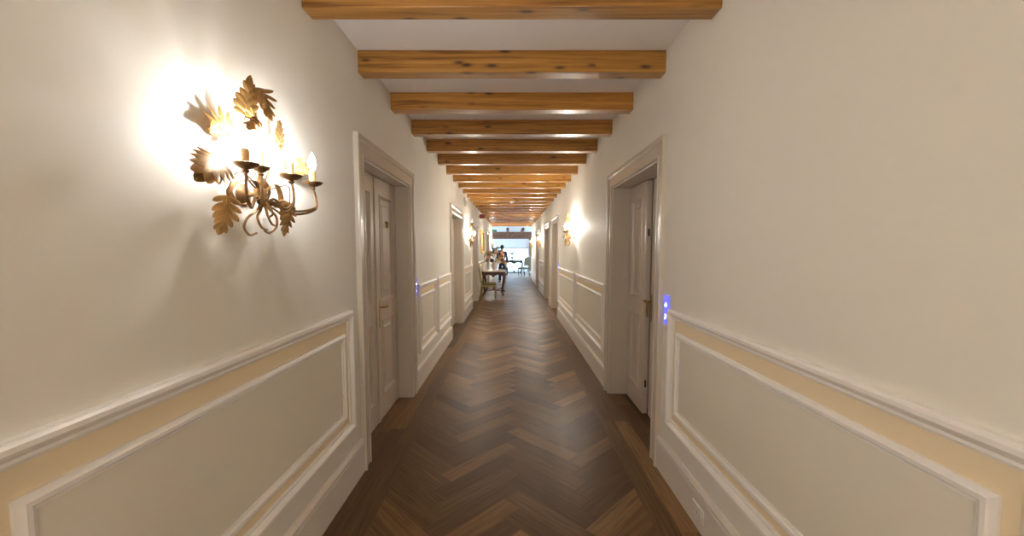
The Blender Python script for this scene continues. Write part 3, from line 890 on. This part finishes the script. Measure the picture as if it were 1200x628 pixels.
spots = [(-.16, -.24, .12, 'peach', .085), (.02, -.30, .16, 'cream_fl', .075), (.19, -.26, .13, 'orange', .085), (.10, -.28, .02, 'cream_fl', .075), (-.07, -.28, .02, 'burgundy', .07), (.26, -.20, .22, 'peach', .095),
         (-.22, -.18, .02, 'orange', .07), (-.10, -.22, .25, 'orange', .08), (.08, -.22, .28, 'peach', .08), (.30, -.10, .08, 'cream_fl', .075), (.22, .05, .30, 'peach', .09), (-.20, .06, .28, 'peach', .08), (.0, .1, .38, 'burgundy', .07), (-.30, -.06, .14, 'peach', .08), (.17, -.27, -.02, 'cream_fl', .06), (-.02, .27, .15, 'orange', .085)]
for x, y, z, m_, r_ in spots:
    bm = nb(); n_ = Vector((x, y, z*.8+.05)); flower(bm, (x, y, z+.04), r_, n_); o = obj('flower', bm, m_, t, ang=80)
    tag(o, {'peach': 'peach bloom', 'orange': 'orange bloom', 'cream_fl': 'cream bloom', 'burgundy': 'burgundy bloom'}[m_])

# ------------------------------------------------------------------ person beyond the table
def skin_body(name, joints, bones, m, parent, root=0, sub=2):
    me = bpy.data.meshes.new(name); me.from_pydata([j[0] for j in joints], bones, [])
    o = bpy.data.objects.new(name, me); C.objects.link(o); me.materials.append(M[m])
    sk = o.modifiers.new('skin', 'SKIN'); sk.use_smooth_shade = True
    if not me.skin_vertices:
        with bpy.context.temp_override(object=o, active_object=o, selected_objects=[o]):
            bpy.ops.mesh.customdata_skin_add()
    for v, j in zip(me.skin_vertices[0].data, joints):
        v.radius = j[1] if isinstance(j[1], tuple) else (j[1], j[1])
    for k, v in enumerate(me.skin_vertices[0].data): v.use_root = (k == root)
    s = o.modifiers.new('sub', 'SUBSURF'); s.levels = sub; s.render_levels = sub
    o.parent = parent
    return o
t = empty('person', (-.44, 17.7, 0), 0); tag(t, 'person with dark hair in navy clothes standing beyond the flowers, seen from behind', 'person')
J = [((0, 0, .93), (.155, .115)), ((0, 0, 1.10), (.125, .095)), ((0, 0, 1.28), (.155, .11)), ((0, .0, 1.385), (.07, .06)), ((0, .012, 1.44), .05), ((0, .018, 1.53), (.075, .09)), ((0, .012, 1.60), (.066, .08))]
Bn = [(0, 1), (1, 2), (2, 3), (3, 4), (4, 5), (5, 6)]
for sx in (-1, 1):
    n = len(J)
    J += [((sx*.165, 0, 1.335), .055), ((sx*.215, -.02, 1.08), .042), ((sx*.20, .05, .86), .031), ((sx*.195, .07, .78), (.022, .036))]
    Bn += [(2, n), (n, n+1), (n+1, n+2), (n+2, n+3)]
    n = len(J)
    J += [((sx*.085, 0, .84), .088), ((sx*.095, .012, .48), .062), ((sx*.10, -.015, .10), .042), ((sx*.10, -.01, .045), .045), ((sx*.115, .13, .03), .035)]
    Bn += [(0, n), (n, n+1), (n+1, n+2), (n+2, n+3), (n+3, n+4)]
skin_body('body', J, Bn, 'skin', t)
JJ = [((0, 0, .93), (.168, .128)), ((0, 0, 1.10), (.138, .107)), ((0, 0, 1.28), (.166, .122)), ((0, 0, 1.375), (.085, .075))]
BB = [(0, 1), (1, 2), (2, 3)]
for sx in (-1, 1):
    n = len(JJ); JJ += [((sx*.165, 0, 1.335), .066), ((sx*.215, -.02, 1.08), .053), ((sx*.203, .04, .89), .042)]; BB += [(2, n), (n, n+1), (n+1, n+2)]
skin_body('jacket', JJ, BB, 'navy', t)
JJ = [((0, 0, .95), (.165, .125)), ((0, 0, .90), (.16, .12))]; BB = [(0, 1)]
for sx in (-1, 1):
    n = len(JJ); JJ += [((sx*.087, 0, .82), .10), ((sx*.095, .012, .48), .075), ((sx*.10, -.015, .07), .062)]; BB += [(1, n), (n, n+1), (n+1, n+2)]
skin_body('trousers', JJ, BB, 'navy', t)
bm = nb(); ball(bm, (0, .0, 1.575), .098, .93, 1.08, 1.08, 3); ball(bm, (0, -.11, 1.60), .05, 1, 1, 1, 2)
# keep the face free: drop hair below the brow in front
bmesh.ops.delete(bm, geom=[v for v in bm.verts if v.co.y > .045 and v.co.z < 1.61], context='VERTS')
obj('hair', bm, 'hair', t)
bm = nb()
for sx in (-1, 1):
    ball(bm, (sx*.078, .02, 1.545), .018, .5, .9, 1.4, 1)
ball(bm, (0, .112, 1.535), .016, .8, 1.1, 1.3, 1)
obj('face_features', bm, 'skin', t)
for sx in (-1, 1):
    bm = nb(); ball(bm, (sx*.11, .05, .04), .055, .85, 2.3, .72, 2); bmesh.ops.bisect_plane(bm, geom=bm.verts[:]+bm.edges[:]+bm.faces[:], plane_co=(0, 0, .003), plane_no=(0, 0, -1), clear_outer=True)
    obj('shoe', bm, 'black', t)

# ------------------------------------------------------------------ end room
EY = 24.5
bm = nb()
WX0, WX1, WZ0, WZ1 = -.95, 1.06, .06, 1.64
box(bm, -3.1, WX0, EY, EY+.25, 0, 3.3); box(bm, WX1, 3.1, EY, EY+.25, 0, 3.3); box(bm, WX0, WX1, EY, EY+.25, WZ1, 3.3); box(bm, WX0, WX1, EY, EY+.25, 0, WZ0)
tag(obj('wall_end', bm, 'white_wall', smooth=False), 'white far wall of the end room around its bright window', 'wall', kind='structure')
bm = nb(); box(bm, -3.25, -3.1, Y_END, 21.1, 0, 3.3); box(bm, -3.25, -3.1, 23.9, EY+.25, 0, 3.3); box(bm, -3.25, -3.1, 21.1, 23.9, 0, .5); box(bm, -3.25, -3.1, 21.1, 23.9, 3.1, 3.3); box(bm, -3.1, -HALF-WT, Y_END-.15, Y_END, 0, 3.3)
tag(obj('wall_end_left', bm, 'white_wall', smooth=False), 'left wall of the end room, hidden from the corridor', 'wall', kind='structure')
bm = nb(); box(bm, 3.1, 3.25, Y_END, 21.1, 0, 3.3); box(bm, 3.1, 3.25, 23.9, EY+.25, 0, 3.3); box(bm, 3.1, 3.25, 21.1, 23.9, 0, .5); box(bm, 3.1, 3.25, 21.1, 23.9, 3.1, 3.3); box(bm, HALF+WT, 3.1, Y_END-.15, Y_END, 0, 3.3)
tag(obj('wall_end_right', bm, 'white_wall', smooth=False), 'right wall of the end room, hidden from the corridor', 'wall', kind='structure')
bm = nb(); box(bm, -3.25, 3.25, Y_END-.15, EY+.25, 3.3, 3.4); box(bm, -HALF-WT, HALF+WT, Y_END-.15, Y_END, CEIL_Z, 3.3)
tag(obj('ceiling_end', bm, 'white_wall', smooth=False), 'white ceiling of the end room', 'ceiling', kind='structure')
# timber tie beam and joists
bm = nb(); box(bm, -3.1, 3.1, 23.0, 23.22, 2.07, 2.47)
tag(obj('tie_beam', bm, 'tie', smooth=False, bevel=.015), 'thick dark brown timber tie beam across the end room', 'ceiling beam')
jg = 'dark timber joists resting on the tie beam'
bm = nb(); box(bm, -.065, .065, -1.6, 1.4, 0, .16)
j0 = obj('ceiling_joist', bm, 'tie', smooth=False, bevel=.01)
for k, (x, l) in enumerate(((-.24, 'left of the two dark joists in view above the end room tie beam'), (.60, 'right of the two dark joists in view above the end room tie beam'))):
    o = j0 if k == 0 else j0.copy()
    if k: C.objects.link(o)
    o.location = (x, 23.05, 2.47); tag(o, l, 'ceiling joist', jg)
# window
t = empty('window_1', ((WX0+WX1)/2, EY, WZ0)); tag(t, 'tall white window letting daylight into the end room', 'window', kind='structure')
ww, wh = WX1-WX0, WZ1-WZ0
bm = nb(); box(bm, -ww/2, -ww/2+.06, .06, .13, 0, wh); box(bm, ww/2-.06, ww/2, .06, .13, 0, wh); box(bm, -ww/2, ww/2, .06, .13, wh-.06, wh); box(bm, -ww/2, ww/2, .06, .13, 0, .08)
obj('window_frame', bm, 'frame_white', t, smooth=False, bevel=.004)
for k, (a, b) in enumerate(((-ww/2+.06, 0), (0, ww/2-.06))):
    bm = nb(); box(bm, a, a+.05, .07, .12, .08, wh-.06); box(bm, b-.05, b, .07, .12, .08, wh-.06); box(bm, a, b, .07, .12, .08, .16); box(bm, a, b, .07, .12, wh-.12, wh-.06); box(bm, a, b, .08, .11, wh*.72, wh*.72+.03)
    s = obj('sash', bm, 'frame_white', t, smooth=False, bevel=.003)
    bm = nb(); box(bm, a+.04, b-.04, .092, .096, .12, wh-.08); obj('pane', bm, 'glass', s, smooth=False)
for k, (x, rz, l) in enumerate(((3.1, 0, 'unseen right side window added to bring more daylight into the end room'), (-3.1, PI, 'unseen left side window added to bring more daylight into the end room')), 2):  # both side windows are added out of view to brighten the end room
    t = empty('window_%d' % k, (x, 22.5, .5), rz); tag(t, l, 'window', kind='structure')
    bm = nb(); box(bm, .05, .12, -1.4, -1.33, 0, 2.6); box(bm, .05, .12, 1.33, 1.4, 0, 2.6); box(bm, .05, .12, -1.4, 1.4, 0, .07); box(bm, .05, .12, -1.4, 1.4, 2.53, 2.6); box(bm, .05, .12, -.03, .03, 0, 2.6)
    obj('window_frame', bm, 'frame_white', t, smooth=False)
    bm = nb(); box(bm, .08, .086, -1.35, 1.35, .05, 2.55); obj('pane', bm, 'glass', t, smooth=False)
# sheer curtain on a rod
bm = nb()
m = 120; rs = []
for i in range(m+1):
    f = i/m; x = -.88+1.80*f; y = EY-.09+.018*math.sin(f*PI*34)+.006*math.sin(f*91)
    rs.append([(x, y, .05), (x, y, 1.53)])
V = [[bm.verts.new(p) for p in r] for r in rs]
for i in range(m): bm.faces.new((V[i][0], V[i+1][0], V[i+1][1], V[i][1]))
o = obj('sheer_curtain', bm, 'sheer'); sol = o.modifiers.new('thickness', 'SOLIDIFY'); sol.thickness = .0008
tag(o, 'white sheer half curtain hanging across the end window', 'curtain')
t = empty('curtain_rod', (.02, EY-.09, 1.56)); tag(t, 'thin dark curtain rod across the end window', 'curtain rod')
bm = nb(); tube(bm, [(-.95, 0, 0), (0, 0, 0), (.86, 0, 0)], .012, n=2); obj('rod', bm, 'iron', t)
for sx, m_ in ((-.97, 'red_sign'), (.88, 'red_sign')):
    bm = nb(); ball(bm, (sx, 0, 0), .04); obj('finial', bm, m_, t)
    bm = nb(); box(bm, sx*.97-.01, sx*.97+.01, 0, .09, -.012, .012); obj('bracket', bm, 'iron', t)
for k in range(22):
    bm = nb(); x = -.88+k*.079
    rr = [[(x+.004*math.cos(b), (.016+.004*math.sin(b))*math.cos(a), -.004+(.018+.004*math.sin(b))*math.sin(a)) for b in [2*PI*q/6 for q in range(6)]] for a in [2*PI*j/12 for j in range(12)]]
    rings(bm, rr, closed_path=True); obj('ring', bm, 'iron', t)
# brown drape at the right of the window
bm = nb()
rs = []
for i in range(25):
    f = i/24; z = .15+1.95*f
    pinch = 1-.35*math.exp(-((z-.95)/.25)**2)
    ring = []
    for k in range(24):
        a = 2*PI*k/24; rr = (1+.18*math.cos(a*6))*pinch
        ring.append((1.13+.075*rr*math.cos(a), 24.36+.055*rr*math.sin(a), z))
    rs.append(ring)
rings(bm, rs); tag(obj('drape', bm, 'curtain'), 'gathered brown drape hanging right of the end window', 'curtain')

# furniture in the end room
table('writing_table', (.12, 22.92, 0), PI/2, 1.0, .62, .84, 'dark green curved leg table in front of the end window', 'teal_wood', 'teal_wood', stretcher=True)
chair('dining_chair', (.66, 22.2, 0), PI*.74, 'tan upholstered chair right of the end room table', 'teal_wood', 'tan_fabric', 'tan_fabric')
chair('dining_chair', (-.46, 22.33, 0), 0, 'dark chair left of the end room table, partly behind the person', 'teal_wood', 'tan_fabric', 'tan_fabric')
t = empty('centrepiece', (.0, 22.9, .84)); tag(t, 'dark leafy centrepiece standing on the end room table', 'vase')
bm = nb(); lathe(bm, [(.055, 0), (.06, .01), (.02, .03), (.03, .07), (.075, .13), (.09, .18), (.085, .185), (.03, .16)], seg=20); obj('vase', bm, 'teal_wood', t)
bm = nb()
for k in range(14):
    a = 2*PI*k/14; q = .16+.05*(k % 3)
    tube(bm, [(0, 0, .14), (q*.35*math.cos(a), q*.35*math.sin(a), .34), (q*math.cos(a), q*math.sin(a), .50-.04*(k % 2)), (q*1.35*math.cos(a), q*1.35*math.sin(a), .43)], lambda f: .004+.012*math.sin(PI*f)*(f > .3), seg=6, n=5, flat=.4)
obj('leaf_fronds', bm, 'leaf', t)
t = empty('small_pot', (-.26, 22.9, .84)); tag(t, 'small dark pot with burgundy bloom on the table beside the centrepiece', 'pot')
bm = nb(); lathe(bm, [(.035, 0), (.05, .05), (.048, .075), (.04, .075), (.03, .06)], seg=18); obj('pot', bm, 'teal_wood', t)
bm = nb(); flower(bm, (0, 0, .10), .07, (0, -.3, 1)); obj('flower', bm, 'burgundy', t, ang=80)

# ------------------------------------------------------------------ light: daylight through the end window and the added side windows
w = bpy.data.worlds.new('daylight'); S.world = w; w.use_nodes = True
bg = w.node_tree.nodes['Background']; bg.inputs[0].default_value = (.56, .78, 1.0, 1); bg.inputs[1].default_value = 2.0

# ------------------------------------------------------------------ camera
cd = bpy.data.cameras.new('camera'); cam = bpy.data.objects.new('camera', cd); C.objects.link(cam)
cd.sensor_width = 36; cd.lens = 467*36/1200; cd.shift_y = 12/1200; cd.clip_start = .02
cam.location = (0, 0, 1.475); cam.rotation_euler = (PI/2-math.atan(34/467), 0, 0)
S.camera = cam
S.view_settings.view_transform = 'Standard'; S.view_settings.look = 'None'
S.view_settings.gamma = 1; S.view_settings.use_curve_mapping = False
S.view_settings.exposure = 2.34
S.cycles.diffuse_bounces = 8; S.cycles.max_bounces = 12
